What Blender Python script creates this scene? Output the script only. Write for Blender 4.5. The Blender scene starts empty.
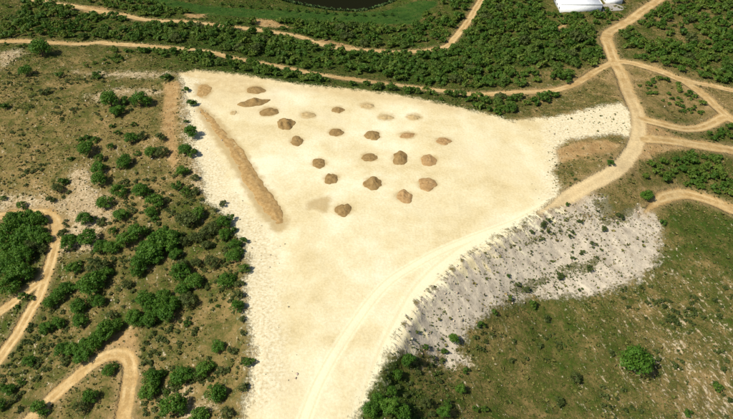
import bpy, math, random
import numpy as np
from mathutils import Vector

random.seed(7)
RNG = np.random.default_rng(11)
SC = bpy.context.scene
COL = SC.collection

# ------------------------------------------------------------------ camera
CAM_H, PITCH, FPX = 135.0, math.radians(40.0), 635.0
cam_data = bpy.data.cameras.new('camera')
cam_data.sensor_width = 36.0
cam_data.lens = 36.0 * FPX / 733.0
cam_data.clip_start, cam_data.clip_end = 1.0, 20000.0
cam = bpy.data.objects.new('camera', cam_data)
cam.location = (0, 0, CAM_H)
cam.rotation_euler = (math.pi / 2 - PITCH, 0, 0)
COL.objects.link(cam)
SC.camera = cam

# ------------------------------------------------------------------ sky and sun
SUN_EL = math.radians(50.0)
SUN_AZ = math.atan2(-0.90, -0.42)          # sun stands left of and behind the camera
world = bpy.data.worlds.new('World')
SC.world = world
world.use_nodes = True
wn, wl = world.node_tree.nodes, world.node_tree.links
wn.clear()
sky = wn.new('ShaderNodeTexSky')
sky.sky_type = 'NISHITA'
sky.sun_disc = False
sky.sun_elevation = SUN_EL
sky.sun_rotation = SUN_AZ
bg = wn.new('ShaderNodeBackground')
bg.inputs['Strength'].default_value = 0.07
wo = wn.new('ShaderNodeOutputWorld')
wl.new(sky.outputs[0], bg.inputs['Color'])
wl.new(bg.outputs[0], wo.inputs['Surface'])
sun_data = bpy.data.lights.new('sun', 'SUN')
sun_data.energy = 4.2
sun_data.angle = math.radians(0.5)
sun_data.color = (1.0, 0.955, 0.84)
sun = bpy.data.objects.new('sun', sun_data)
sdir = Vector((math.sin(SUN_AZ) * math.cos(SUN_EL), math.cos(SUN_AZ) * math.cos(SUN_EL), math.sin(SUN_EL)))
sun.rotation_euler = (-sdir).to_track_quat('-Z', 'Y').to_euler()
sun.location = (-200, -100, 300)
COL.objects.link(sun)
SC.view_settings.view_transform = 'Standard'
SC.view_settings.look = 'None'
SC.view_settings.gamma = 1.0
SC.view_settings.exposure = 0.37
SC.view_settings.use_curve_mapping = False

# ------------------------------------------------------------------ numeric helpers
def vnoise(x, y, seed=0):
    x = np.asarray(x, float); y = np.asarray(y, float)
    xi = np.floor(x).astype(np.int64); yi = np.floor(y).astype(np.int64)
    fx = x - xi; fy = y - yi
    fx = fx * fx * (3 - 2 * fx); fy = fy * fy * (3 - 2 * fy)
    def hsh(a, b):
        h = (a * 374761393 + b * 668265263 + seed * 1274126177) & 0xffffffff
        h = ((h ^ (h >> 13)) * 1274126177) & 0xffffffff
        return ((h ^ (h >> 16)) & 0xffff) / 65535.0
    a = hsh(xi, yi); b = hsh(xi + 1, yi); c = hsh(xi, yi + 1); d = hsh(xi + 1, yi + 1)
    return (a * (1 - fx) + b * fx) * (1 - fy) + (c * (1 - fx) + d * fx) * fy

def fbm(x, y, s, oct=4, seed=0, gain=0.5):
    v = 0; a = 1; t = 0
    for o in range(oct):
        v = v + a * vnoise(np.asarray(x) * s + 17.3 * o, np.asarray(y) * s - 9.1 * o, seed + o)
        t += a; a *= gain; s *= 2.03
    return v / t - 0.5

def sstep(a, b, x):
    t = np.clip((x - a) / (b - a), 0, 1)
    return t * t * (3 - 2 * t)

def seg_dist(px, py, P, closed=False):
    d = np.full(np.shape(px), 1e9)
    n = len(P)
    for i in range(n if closed else n - 1):
        ax, ay = P[i][:2]; bx, by = P[(i + 1) % n][:2]
        ex, ey = bx - ax, by - ay
        L = ex * ex + ey * ey + 1e-9
        t = np.clip(((px - ax) * ex + (py - ay) * ey) / L, 0, 1)
        d = np.minimum(d, (px - ax - t * ex) ** 2 + (py - ay - t * ey) ** 2)
    return np.sqrt(d)

def inside(px, py, P):
    r = np.zeros(np.shape(px), bool)
    n = len(P)
    for i in range(n):
        ax, ay = P[i][:2]; bx, by = P[(i + 1) % n][:2]
        if ay == by: continue
        c = ((ay > py) != (by > py)) & (px < (bx - ax) * (py - ay) / (by - ay) + ax)
        r ^= c
    return r

def sdist(px, py, P):
    """signed distance to a polygon, positive inside"""
    x0 = min(p[0] for p in P) - 25; x1 = max(p[0] for p in P) + 25
    y0 = min(p[1] for p in P) - 25; y1 = max(p[1] for p in P) + 25
    px = np.asarray(px, float); py = np.asarray(py, float)
    out = np.full(px.shape, -25.0)
    m = (px > x0) & (px < x1) & (py > y0) & (py < y1)
    if m.any():
        d = seg_dist(px[m], py[m], P, True)
        out[m] = np.where(inside(px[m], py[m], P), d, -d)
    return np.clip(out, -25, 25)

def smooth_line(P, n=6):
    P = [np.array(p, float) for p in P]
    Q = [2 * P[0] - P[1]] + P + [2 * P[-1] - P[-2]]
    out = []
    for i in range(1, len(Q) - 2):
        for k in range(n):
            t = k / n
            a, b, c, d = Q[i - 1], Q[i], Q[i + 1], Q[i + 2]
            out.append(0.5 * (2 * b + (c - a) * t + (2 * a - 5 * b + 4 * c - d) * t * t + (3 * b - a - 3 * c + d) * t ** 3))
    out.append(P[-1])
    return out

cP, sP = math.cos(PITCH), math.sin(PITCH)
def sight(u, v):
    """direction of the line of sight towards photograph coordinates u, v"""
    return np.array([u - 366.5, FPX * cP - (v - 209.5) * sP, -FPX * sP - (v - 209.5) * cP])

def flat(u, v, z=0.0):
    d = sight(u, v); t = (z - CAM_H) / d[2]
    return np.array([d[0] * t, d[1] * t])

# ------------------------------------------------------------------ relief of the land
PAD_PX = [(178, 73), (195, 70), (240, 74), (300, 84), (360, 90), (400, 95), (440, 103), (480, 112), (512, 121),
          (535, 118), (552, 117), (575, 112), (600, 106), (621, 103), (631, 112), (634, 128), (630, 137), (612, 134), (590, 137), (568, 140), (557, 150), (560, 162), (552, 172), (561, 185), (556, 197), (535, 215), (492, 240), (466, 256), (440, 282),
          (416, 303), (400, 333), (388, 357), (374, 382), (356, 422), (346, 445), (232, 445), (241, 419), (250, 378), (252, 350), (247, 322),
          (244, 290), (248, 262), (242, 240), (226, 216), (206, 200), (200, 172), (190, 150), (187, 112), (183, 86)]
PAD = [flat(*p) for p in PAD_PX]
CTRL = [(0, 42, -8), (100, 43, -7), (190, 48, -5), (300, 72, -4), (412, 87, -3), (478, 94, -2), (559, 89, -1), (614, 62, -1),
        (606, 38, -1.5), (658, 0, -2), (34, 0, -9), (190, 22, -8), (290, 35, -8), (370, 51, -6), (447, 47, -5), (480, 0, -5.5),
        (340, 0, -9.5), (260, 5, -9.3), (400, 12, -9), (578, 12, -2), (690, 85, -2), (733, 120, -4), (637, 139, 0), (614, 171, 0), (582, 188, 0),
        (600, 125, 0), (600, 150, 0), (685, 128, -2), (733, 150, -5), (682, 193, -5), (655, 200, -4), (733, 209, -7), (660, 250, -9),
        (600, 295, -10), (530, 300, -10), (440, 360, -8.5), (395, 378, -3.0), (367, 412, -1.2), (720, 300, -12), (640, 361, -14),
        (720, 400, -17), (500, 400, -12), (150, 60, -3.5), (0, 100, -7), (90, 120, -4.5), (165, 100, -1.5), (60, 180, -7), (150, 180, -3),
        (0, 213, -12), (56, 225, -10), (47, 275, -12), (0, 310, -16), (0, 360, -18), (100, 250, -8), (180, 260, -5), (225, 265, -2),
        (235, 310, -2), (160, 300, -7), (113, 354, -11), (31, 419, -16), (123, 419, -11), (200, 380, -6), (235, 385, -1.5), (560, 260, -7), (610, 245, -6.5)]
cp = [np.append(flat(u, v, z), z) for u, v, z in CTRL]
cp += [np.append((np.array(p) + np.array(q)) / 2 if k else np.array(p), 0) for p, q in zip(PAD, PAD[1:] + PAD[:1]) for k in (0, 1)]
cp += [np.append(flat(u, v), 0) for u, v in [(300, 150), (400, 200), (300, 300), (300, 400), (480, 170), (230, 120)]]
cp += [np.array(c) for c in [(-480, 100, -24), (-420, 350, -12), (-100, 560, -8), (250, 560, -4), (460, 330, -8), (460, 100, -24), (0, -60, -10), (200, -20, -24), (-250, -20, -24)]]
cp = np.array(cp)
R = np.hypot(cp[:, None, 0] - cp[None, :, 0], cp[:, None, 1] - cp[None, :, 1])
n = len(cp)
A = np.zeros((n + 1, n + 1)); A[:n, :n] = -np.sqrt(R * R + 4.0) - 0.6 * np.eye(n) ; A[:n, n] = 1; A[n, :n] = 1
W = np.linalg.solve(A, np.append(cp[:, 2], 0))
GX0, GY0, GS, GNX, GNY = -420.0, -60.0, 2.0, 421, 301
gx, gy = np.meshgrid(GX0 + GS * np.arange(GNX), GY0 + GS * np.arange(GNY))
HG = np.full(gx.shape, W[n])
for i in range(n):
    HG -= W[i] * np.sqrt((gx - cp[i, 0]) ** 2 + (gy - cp[i, 1]) ** 2 + 4.0)
pad_g = sdist(gx, gy, PAD)
HG = np.minimum(HG, 0.6)

def base_h(x, y):
    x = np.asarray(x, float); y = np.asarray(y, float)
    cx = np.clip(x, GX0, GX0 + GS * (GNX - 1.01)); cy = np.clip(y, GY0, GY0 + GS * (GNY - 1.01))
    fx = (cx - GX0) / GS; fy = (cy - GY0) / GS
    i = fx.astype(int); j = fy.astype(int); fx = fx - i; fy = fy - j
    h = (HG[j, i] * (1 - fx) + HG[j, i + 1] * fx) * (1 - fy) + (HG[j + 1, i] * (1 - fx) + HG[j + 1, i + 1] * fx) * fy
    out = np.hypot(x - cx, y - cy)
    k = np.exp(-out / 250)
    return h * k + (-10) * (1 - k)

def land(x, y, fine=True, padsd=None):
    x = np.asarray(x, float); y = np.asarray(y, float)
    h = base_h(x, y)
    ps = sdist(x, y, PAD) if padsd is None else padsd
    outw = sstep(0.0, 4.0, -ps)
    h = h * outw
    und = fbm(x, y, 0.045, 3, 3) * 2.2 * sstep(2, 14, -ps)
    h = h + und
    far = sstep(420, 1200, np.hypot(x, y))
    h = h + far * fbm(x, y, 0.0016, 4, 5) * 160 * far
    h = h + fbm(x, y, 0.11, 2, 8) * 0.25
    return h

def at_many(u, v, lift=0.0):
    """the points of the land (raised by lift) seen at u, v"""
    u = np.asarray(u, float); v = np.asarray(v, float)
    dx, dy, dz = u - 366.5, FPX * cP - (v - 209.5) * sP, -FPX * sP - (v - 209.5) * cP
    z = np.zeros(u.shape)
    for k in range(18):
        t = (z - CAM_H) / dz
        z = .4 * z + .6 * (land(dx * t, dy * t) + lift)
    t = (z - CAM_H) / dz
    return np.stack([dx * t, dy * t, z - lift], -1)

def at(u, v, lift=0.0):
    return at_many([u], [v], lift)[0]

def metres_per_px(p):
    return (p[1] * cP + (CAM_H - p[2]) * sP) / FPX

def poly(pts): return list(at_many([p[0] for p in pts], [p[1] for p in pts])[:, :2])

# ------------------------------------------------------------------ tracks (centre lines, half width in metres)
TR = [
 ('dirt track winding along the scrub below the meadow', 2.05, [(-60, -12), (0, -4), (34, 0), (66, 5), (105, 12.6), (126, 15.5), (147, 20), (190, 22), (219, 25.5), (251, 29), (290, 34.6), (306, 39), (322, 44.6), (337, 48), (370, 50.8), (400, 52), (424, 50.5), (446, 46.5), (455, 37), (465, 25), (473, 13), (481, 0), (490, -14)]),
 ('long pale dirt track running behind the sandy clearing', 1.95, [(-60, 40), (0, 41.5), (39, 42), (79, 44), (100, 42.5), (118, 44), (157, 47), (198, 50), (232, 58), (261, 63), (298, 71), (327, 75.6), (365, 81), (412, 87.4), (452, 92), (478, 94.5), (504, 93), (546, 91), (559, 89), (577, 82.7), (595.5, 71), (614, 61)]),
 ('wide dirt track from the white building down onto the clearing', 2.9, [(676, -14), (658, 0), (648, 6.6), (630, 20), (611, 30.5), (606, 38), (609, 47), (614, 61), (622, 76), (630, 97), (637, 113), (638.5, 127), (637, 140), (629.6, 155), (614, 171), (582, 188), (559, 201), (540, 212)]),
 ('dirt track leaving the fork towards the right', 2.3, [(614, 61), (630, 62.5), (653, 69), (674, 77), (690, 85), (706, 97), (719, 109), (735, 121), (770, 135)]),
 ('narrow side track splitting off to the right edge', 1.9, [(672, 76), (693, 82), (711, 85.5), (733, 90.5), (780, 99)]),
 ('curved dirt track linking two tracks right of the clearing', 2.5, [(638, 117), (648, 120.5), (661, 123.6), (673, 126.5), (685, 128.5), (700, 127.5), (711, 123.6), (719, 119), (726, 116)]),
 ('broad sandy track heading right from the bend', 3.0, [(640, 138), (655, 139), (674, 141), (700, 145), (733, 150), (780, 158)]),
 ('arched dirt track above the olive green slope', 2.5, [(645, 211), (653, 205), (664, 197), (682, 193.5), (700.5, 197), (715, 202), (733, 209.5), (780, 228)]),
 ('dirt track rounding the dark wood at left', 2.0, [(-50, 222), (0, 216), (26, 213), (44, 213), (54, 219), (57, 230), (55, 245), (51, 260), (46, 275), (38, 297), (30, 310), (18, 332), (5, 350), (-15, 378), (-40, 415)]),
 ('narrow branch track going down beside the wood', 1.7, [(48, 268), (39, 281), (13, 302), (0, 311), (-40, 340)]),
 ('hairpin bend of dirt track in the lower left corner', 2.1, [(10, 440), (31, 417), (52, 397), (79, 374), (98, 359.5), (112, 354), (123, 354.5), (129, 361), (130, 374), (127, 396), (123, 419), (121, 440)]),
]
TRW = []
for lab, hw, pts in TR:
    TRW.append((lab, hw, smooth_line(poly(pts), 5)))
PTRACKS = [(3.6, smooth_line(poly([(559, 201), (540, 212), (505, 230), (470, 247), (440, 269), (418, 292), (402, 320), (386, 352), (374, 385), (362, 425)]), 5)),
           (2.2, smooth_line(poly([(540, 212), (500, 228), (455, 245), (420, 262), (385, 285), (350, 330), (320, 380), (300, 430)]), 5))]

# ------------------------------------------------------------------ ground cover areas
RUB = poly([(398, 333), (416, 301), (440, 280), (468, 255), (500, 238), (545, 211), (572, 198), (588, 193), (606, 197), (612, 215), (625, 212), (640, 207), (655, 214),
            (663, 232), (660, 255), (646, 275), (622, 287), (592, 296), (555, 296), (530, 296), (508, 301), (490, 310), (472, 328), (455, 350), (466, 362), (450, 364), (430, 352), (408, 353), (394, 350)])
RUB2 = [
        poly([(72, 170), (88, 168), (94, 190), (112, 195), (115, 215), (96, 232), (92, 250), (62, 252), (68, 225), (60, 205), (70, 195)]),
        poly([(0, 195), (40, 196), (66, 205), (60, 212), (30, 209), (0, 210)]),
        poly([(90, 95), (120, 89), (165, 91), (162, 94), (120, 94), (98, 101)]),
        poly([(178, 80), (190, 74), (194, 110), (193, 140), (202, 160), (206, 195), (193, 185), (186, 140), (181, 115)]),
        poly([(170, 391), (190, 385), (193, 391), (178, 400), (186, 409), (200, 402), (212, 404), (196, 416), (180, 412)]),
        poly([(425, 350), (440, 352), (470, 364), (455, 366), (432, 358)]),
        poly([(0, 52), (16, 50), (22, 54), (10, 62), (0, 70)]),
        poly([(75, 72), (125, 72), (180, 73), (180, 76), (125, 77), (90, 75)])]
SOIL = [poly([(640, 119), (662, 128), (676, 136), (690, 148), (660, 153), (645, 160), (634, 160), (634, 140)]),
        poly([(163, 84), (176, 80), (181, 84), (178, 105), (176, 130), (179, 160), (174, 170), (168, 162), (165, 140), (161, 120), (163, 100)]),
        poly([(556, 150), (575, 142), (605, 140), (620, 144), (618, 150), (590, 156), (560, 163)]),
        poly([(310, 42), (325, 39), (345, 44), (360, 48), (345, 51), (325, 46)]),
        poly([(70, 5), (105, 7), (118, 15), (90, 15)]),
        poly([(92, 348), (112, 332), (138, 328), (139, 345), (134, 358), (120, 350), (104, 352)]),
        poly([(184, 14), (206, 14), (205, 18), (186, 18)]),
        poly([(246, 18), (272, 20), (292, 28), (262, 27)]),
        poly([(544, 26), (566, 25), (564, 32), (546, 31)])]
STAIN = [poly([(199, 107), (212, 116), (226, 132), (240, 150), (250, 165), (262, 185), (276, 205), (285, 222), (278, 229), (264, 214), (250, 192), (238, 170), (224, 148), (210, 127)]),
         poly([(378, 113), (376, 113), (377, 112)]),
         poly([(305, 203), (322, 197), (329, 195), (330, 206), (327, 214), (318, 210), (308, 209)]),
         poly([(195, 84), (208, 83), (213, 92), (206, 100), (195, 96)])]
MEAD = poly([(175, 0), (195, 4), (240, 8), (285, 10), (310, 11), (340, 13), (380, 12), (410, 2), (425, 0), (440, 2), (425, 14), (416, 25), (400, 24), (370, 24), (330, 21), (270, 19), (230, 16), (205, 15), (185, 10), (150, 3), (150, -8), (175, -6)])
POND = poly([(272, -6), (290, 1), (311, 5), (337, 9), (362, 9.5), (378, 5), (392, 0), (400, -8), (395, -20), (340, -30), (285, -20)])

LUSHC = [(20, 25, .55), (100, 30, .65), (180, 35, .8), (260, 45, .9), (330, 62, .9), (420, 70, .9), (520, 50, .9), (570, 50, .85), (570, 22, .55), (500, 20, .75),
         (230, 62, .85), (330, 82, .8), (440, 95, .75), (560, 100, .45), (620, 85, .25), (120, 55, .45), (60, 60, .4), (20, 90, .32), (80, 100, .35), (60, 140, .30),
         (20, 170, .30), (140, 120, .32), (140, 170, .22), (180, 140, .3), (30, 195, .2), (100, 205, .15), (150, 200, .22), (190, 225, .5), (220, 240, .5), (150, 260, .42), (80, 270, .36),
         (20, 240, .7), (10, 280, .6), (190, 300, .42), (215, 310, .28), (170, 340, .42), (220, 350, .35), (60, 330, .42), (40, 370, .38), (90, 395, .35), (160, 400, .32), (230, 400, .3), (200, 392, .15),
         (390, 405, .95), (440, 390, .55), (500, 350, .58), (520, 400, .6), (570, 380, .7), (580, 310, .68), (620, 330, .62), (690, 330, .5), (700, 390, .42), (730, 370, .4), (640, 400, .58), (720, 280, .6), (690, 230, .78), (730, 240, .72), (690, 170, .75), (730, 180, .55),
         (700, 20, .58), (670, 30, .44), (720, 60, .68), (660, 50, .6), (640, 45, .66), (650, 90, .28), (690, 105, .26), (700, 138, .6), (600, 165, .3), (590, 175, .35), (565, 178, .4), (640, 180, .5), (600, 205, .4), (640, 205, .35)]
lc = np.array([np.append(flat(u, v, -4), l) for u, v, l in LUSHC])
def lushness(x, y):
    num = 0; den = 1e-9
    for a, b, l in lc:
        w = 1.0 / ((x - a) ** 2 + (y - b) ** 2 + 60.0) ** 2
        num = num + w * l; den = den + w
    return num / den + .12 * (x < -20)
STRK = [np.append(flat(u, v, -12), s) for u, v, s in [(700, 350, 1), (720, 390, 1.15), (670, 300, .85), (600, 340, .6), (590, 310, .5), (640, 390, .6), (700, 300, .7), (440, 380, .55), (500, 350, .35), (530, 400, .15), (560, 350, .1), (690, 230, .05), (730, 240, .1), (400, 410, 0),
        (60, 140, .3), (100, 205, .6), (200, 392, .5), (150, 260, .45), (40, 370, .5), (80, 320, .5), (30, 90, .3), (200, 320, .35), (600, 175, .4), (690, 170, .1), (300, 60, .05), (560, 50, .1), (690, 40, .25), (190, 210, .35), (215, 250, .3)]]
def streakiness(x, y):
    num = 0; den = 1e-9
    for a, b, l in STRK:
        w = 1.0 / ((x - a) ** 2 + (y - b) ** 2 + 60.0) ** 2
        num = num + w * l; den = den + w
    return num / den

# ------------------------------------------------------------------ materials
class NT:
    def __init__(s, name):
        s.m = bpy.data.materials.new(name); s.m.use_nodes = True
        s.n, s.l = s.m.node_tree.nodes, s.m.node_tree.links
        s.n.clear()
        s.out = s.n.new('ShaderNodeOutputMaterial')
        s.b = s.n.new('ShaderNodeBsdfPrincipled')
        s.l.new(s.b.outputs[0], s.out.inputs['Surface'])
        s.b.inputs['Specular IOR Level'].default_value = 0.15
        s.b.inputs['Roughness'].default_value = 0.9
    def put(s, v, sock):
        if hasattr(v, 'is_linked') or isinstance(v, bpy.types.NodeSocket): s.l.new(v, sock)
        elif isinstance(v, tuple) and len(v) == 3 and sock.type == 'RGBA': sock.default_value = (*v, 1)
        else: sock.default_value = v
    def attr(s, name):
        a = s.n.new('ShaderNodeAttribute'); a.attribute_name = name; return a
    def math(s, op, a, b=0.0, clamp=False):
        m = s.n.new('ShaderNodeMath'); m.operation = op; m.use_clamp = clamp
        s.put(a, m.inputs[0]); s.put(b, m.inputs[1]); return m.outputs[0]
    def noise(s, scale, detail=4, rough=.55, vec=None, dist=0.0):
        t = s.n.new('ShaderNodeTexNoise'); t.inputs['Scale'].default_value = scale; t.inputs['Detail'].default_value = detail
        t.inputs['Roughness'].default_value = rough; t.inputs['Distortion'].default_value = dist
        s.l.new(vec if vec is not None else s.pos(), t.inputs['Vector']); return t.outputs['Fac']
    def pos(s):
        if not hasattr(s, '_p'):
            s._p = s.n.new('ShaderNodeNewGeometry').outputs['Position']
        return s._p
    def objpos(s):
        return s.n.new('ShaderNodeTexCoord').outputs['Object']
    def ramp(s, f, stops):
        r = s.n.new('ShaderNodeValToRGB'); e = r.color_ramp.elements
        while len(e) < len(stops): e.new(0.5)
        for i, (p, c) in enumerate(stops):
            e[i].position = p; e[i].color = (*c, 1)
        s.l.new(f, r.inputs[0]); return r.outputs[0]
    def smooth(s, v, a, b):
        m = s.n.new('ShaderNodeMapRange'); m.interpolation_type = 'SMOOTHSTEP'
        s.put(v, m.inputs[0]); m.inputs[1].default_value = a; m.inputs[2].default_value = b; return m.outputs[0]
    def mix(s, f, a, b, kind='MIX'):
        m = s.n.new('ShaderNodeMix'); m.data_type = 'RGBA'; m.blend_type = kind
        s.put(f, m.inputs['Factor']); s.put(a, m.inputs['A']); s.put(b, m.inputs['B'])
        return [o for o in m.outputs if o.type == 'RGBA'][0]
    def bump(s, h, dist, strength=1.0):
        b = s.n.new('ShaderNodeBump'); b.inputs['Distance'].default_value = dist; b.inputs['Strength'].default_value = strength
        s.l.new(h, b.inputs['Height']); s.l.new(b.outputs[0], s.b.inputs['Normal'])
    def color(s, c): s.put(c, s.b.inputs['Base Color'])

def mapped(g, rot, scale):
    a = g.n.new('ShaderNodeMapping'); a.inputs['Rotation'].default_value = (0, 0, rot)
    b = g.n.new('ShaderNodeMapping'); b.inputs['Scale'].default_value = scale
    g.l.new(g.pos(), a.inputs['Vector']); g.l.new(a.outputs[0], b.inputs['Vector']); return b.outputs[0]

ca_, cb_ = flat(400, 333), flat(545, 212)
DOWNHILL = math.atan2(cb_[1] - ca_[1], cb_[0] - ca_[0]) - math.pi / 2     # direction in which the rubble slope falls

def ground_material():
    g = NT('land_surface')
    nA = g.noise(0.045, 3); nB = g.noise(0.30, 5, .62); nC = g.noise(1.3, 4, .6); nD = g.noise(0.12, 4, .6)
    lush = g.attr('lush').outputs['Fac']
    f = g.math('ADD', lush, g.math('MULTIPLY', g.math('SUBTRACT', nA, .5), .55))
    f = g.math('ADD', f, g.math('MULTIPLY', g.math('SUBTRACT', nB, .5), 1.25))
    f = g.math('ADD', f, g.math('MULTIPLY', g.math('SUBTRACT', nC, .5), 1.05))
    f = g.math('ADD', f, g.math('MULTIPLY', g.math('SUBTRACT', nD, .5), .95))
    grass = g.ramp(f, [(0.0, (.36, .245, .108)), (0.20, (.235, .165, .062)), (.38, (.185, .14, .047)), (.56, (.108, .098, .027)), (.76, (.066, .080, .014)), (1.0, (.042, .075, .010))])
    # pale limestone showing through the turf in streaks
    sv = g.noise(1.0, 4, .65, mapped(g, math.radians(68), (.32, .85, .4)))
    st = g.attr('streak').outputs['Fac']
    sf = g.math('ADD', g.math('MULTIPLY', sv, .62), g.math('MULTIPLY', nC, .38))
    sf = g.smooth(g.math('ADD', sf, g.math('MULTIPLY', g.math('SUBTRACT', st, 1), .10)), .505, .61)
    col = g.mix(g.math('MULTIPLY', sf, .85), grass, g.mix(nB, (.50, .36, .20), (.58, .50, .36)))
    def area(name, amp_b, amp_c, a, b):
        sd = g.attr(name).outputs['Fac']
        v = g.math('ADD', sd, g.math('ADD', g.math('MULTIPLY', g.math('SUBTRACT', nB, .5), amp_b), g.math('MULTIPLY', g.math('SUBTRACT', nC, .5), amp_c)))
        return g.smooth(v, a, b)
    mead = area('sd_meadow', 6, 3, -1.2, 1.2)
    col = g.mix(mead, col, g.ramp(g.math('ADD', g.math('MULTIPLY', nD, .5), g.math('MULTIPLY', nB, .5)), [(.35, (.022, .055, .009)), (.5, (.036, .08, .012)), (.65, (.075, .10, .022))]))
    pale = area('sd_pale', 16, 12, -2.6, 3.4)
    palec = g.ramp(g.math('ADD', g.math('MULTIPLY', nC, .6), g.math('MULTIPLY', nD, .4)), [(.32, (.22, .16, .08)), (.43, (.37, .27, .15)), (.55, (.48, .37, .22)), (.7, (.57, .47, .32))])
    col = g.mix(g.math('MULTIPLY', pale, .93), col, palec)
    rub = area('sd_rubble', 10, 6, -1.6, 1.8)
    gul = g.noise(1.0, 5, .6, mapped(g, -DOWNHILL, (.07, .50, .3)))
    rubc = g.ramp(g.math('ADD', g.math('MULTIPLY', gul, .55), g.math('ADD', g.math('MULTIPLY', nC, .2), g.math('MULTIPLY', nB, .25))), [(.34, (.29, .235, .165)), (.43, (.42, .355, .265)), (.52, (.51, .435, .325)), (.63, (.61, .53, .395))])
    weeds = g.smooth(g.math('ADD', g.attr('weed').outputs['Fac'], g.math('ADD', g.math('MULTIPLY', g.math('SUBTRACT', nB, .5), 1.3), g.math('MULTIPLY', g.math('SUBTRACT', nC, .5), 1.0))), .52, .68)
    rubc = g.mix(g.math('MULTIPLY', weeds, .85), rubc, g.mix(nD, (.075, .085, .03), (.15, .125, .055)))
    col = g.mix(rub, col, rubc)
    spill = g.math('MULTIPLY', g.math('MULTIPLY', g.math('SUBTRACT', gul, .44), 34.0), g.smooth(g.attr('sd_rubble').outputs['Fac'], -2.0, 2.0))
    pv = g.math('ADD', g.math('ADD', g.attr('sd_pad').outputs['Fac'], spill), g.math('ADD', g.math('MULTIPLY', g.math('SUBTRACT', nB, .5), 8.5), g.math('MULTIPLY', g.math('SUBTRACT', nC, .5), 5.0)))
    pad = g.smooth(pv, -1.8, 1.8)
    pl = g.noise(0.022, 4, .55, None, .6)
    pf = g.math('ADD', g.math('MULTIPLY', pl, .55), g.math('ADD', g.math('MULTIPLY', nD, .30), g.math('MULTIPLY', nC, .15)))
    padc = g.ramp(pf, [(.37, (.54, .42, .215)), (.44, (.62, .51, .29)), (.51, (.68, .585, .365)), (.60, (.75, .68, .48))])
    tn = g.smooth(g.math('ADD', g.attr('topsoil').outputs['Fac'], g.math('MULTIPLY', g.math('SUBTRACT', nD, .5), 1.0)), .25, 1.0)
    padc = g.mix(g.math('MULTIPLY', tn, .85), padc, g.ramp(nB, [(.3, (.48, .345, .165)), (.55, (.57, .435, .225)), (.7, (.63, .505, .285))]))
    # rim of the clearing: coarser, stonier fill
    rim = g.smooth(g.math('ADD', g.attr('rim').outputs['Fac'], g.math('MULTIPLY', g.math('SUBTRACT', nB, .5), .8)), .45, .8)
    padc = g.mix(rim, padc, g.ramp(nC, [(.30, (.50, .39, .22)), (.42, (.605, .505, .31)), (.52, (.655, .565, .365)), (.64, (.71, .635, .445))]))
    stain = area('sd_stain', 5, 3, -1.3, 1.3)
    padc = g.mix(g.math('MULTIPLY', stain, .75), padc, g.mix(nB, (.33, .225, .085), (.47, .33, .15)))
    pt = g.attr('ptrack').outputs['Fac']
    ptw = g.smooth(g.math('ADD', pt, g.math('MULTIPLY', g.math('SUBTRACT', nB, .5), .5)), 1.1, .6)
    ptr = g.smooth(g.math('ABSOLUTE', g.math('SUBTRACT', pt, .52)), .20, .04)
    padc = g.mix(g.math('MULTIPLY', ptw, .8), padc, (.77, .69, .465))
    padc = g.mix(g.math('MULTIPLY', ptr, .38), padc, (.61, .49, .265))
    col = g.mix(pad, col, padc)
    soil = area('sd_soil', 7, 4, -1.2, 1.6)
    col = g.mix(g.math('MULTIPLY', soil, .9), col, g.ramp(nB, [(.3, (.29, .165, .065)), (.5, (.40, .25, .105)), (.7, (.46, .32, .155))]))
    tk = g.attr('track').outputs['Fac']
    tv = g.math('ADD', tk, g.math('ADD', g.math('MULTIPLY', g.math('SUBTRACT', nB, .5), .75), g.math('MULTIPLY', g.math('SUBTRACT', nC, .5), .5)))
    dust = g.smooth(tv, 2.3, 1.0)
    col = g.mix(g.math('MULTIPLY', g.math('MULTIPLY', dust, .5), g.math('SUBTRACT', 1.0, pad)), col, (.36, .245, .115))
    tw = g.math('MULTIPLY', g.smooth(tv, 1.25, .82), g.math('SUBTRACT', 1.0, g.smooth(g.attr('sd_pad').outputs['Fac'], -1.0, 9.0)))
    rut = g.smooth(g.math('ABSOLUTE', g.math('SUBTRACT', tk, .50)), .30, .06)
    rut = g.math('MULTIPLY', rut, g.smooth(g.math('ADD', nD, g.math('MULTIPLY', nA, .6)), .62, .95))
    tcol = g.mix(rut, g.ramp(nB, [(.3, (.34, .21, .078)), (.5, (.44, .29, .12)), (.65, (.52, .37, .175))]), (.565, .41, .20))
    tcol = g.mix(g.math('MULTIPLY', g.attr('bleach').outputs['Fac'], .6), tcol, (.66, .52, .295))
    col = g.mix(tw, col, tcol)
    sh = g.noise(3.2, 3, .6)
    col = g.mix(g.math('SUBTRACT', 1.0, g.math('MULTIPLY', g.math('MAXIMUM', pad, g.math('MULTIPLY', rub, .8)), .75)), col, g.ramp(g.math('ADD', g.math('MULTIPLY', nC, .5), g.math('MULTIPLY', sh, .5)), [(.32, (.72, .72, .72)), (.68, (1.2, 1.2, 1.2))]), 'MULTIPLY')
    g.color(col)
    soft = g.math('ADD', g.math('MULTIPLY', g.math('MAXIMUM', g.math('MAXIMUM', pad, tw), g.math('MULTIPLY', rub, .8)), -.8), 1.0)
    g.bump(g.math('MULTIPLY', g.math('ADD', nC, g.math('MULTIPLY', nB, 1.6)), soft), .55, .8)
    g.b.inputs['Roughness'].default_value = .95
    g.b.inputs['Specular IOR Level'].default_value = .05
    return g.m

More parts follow.
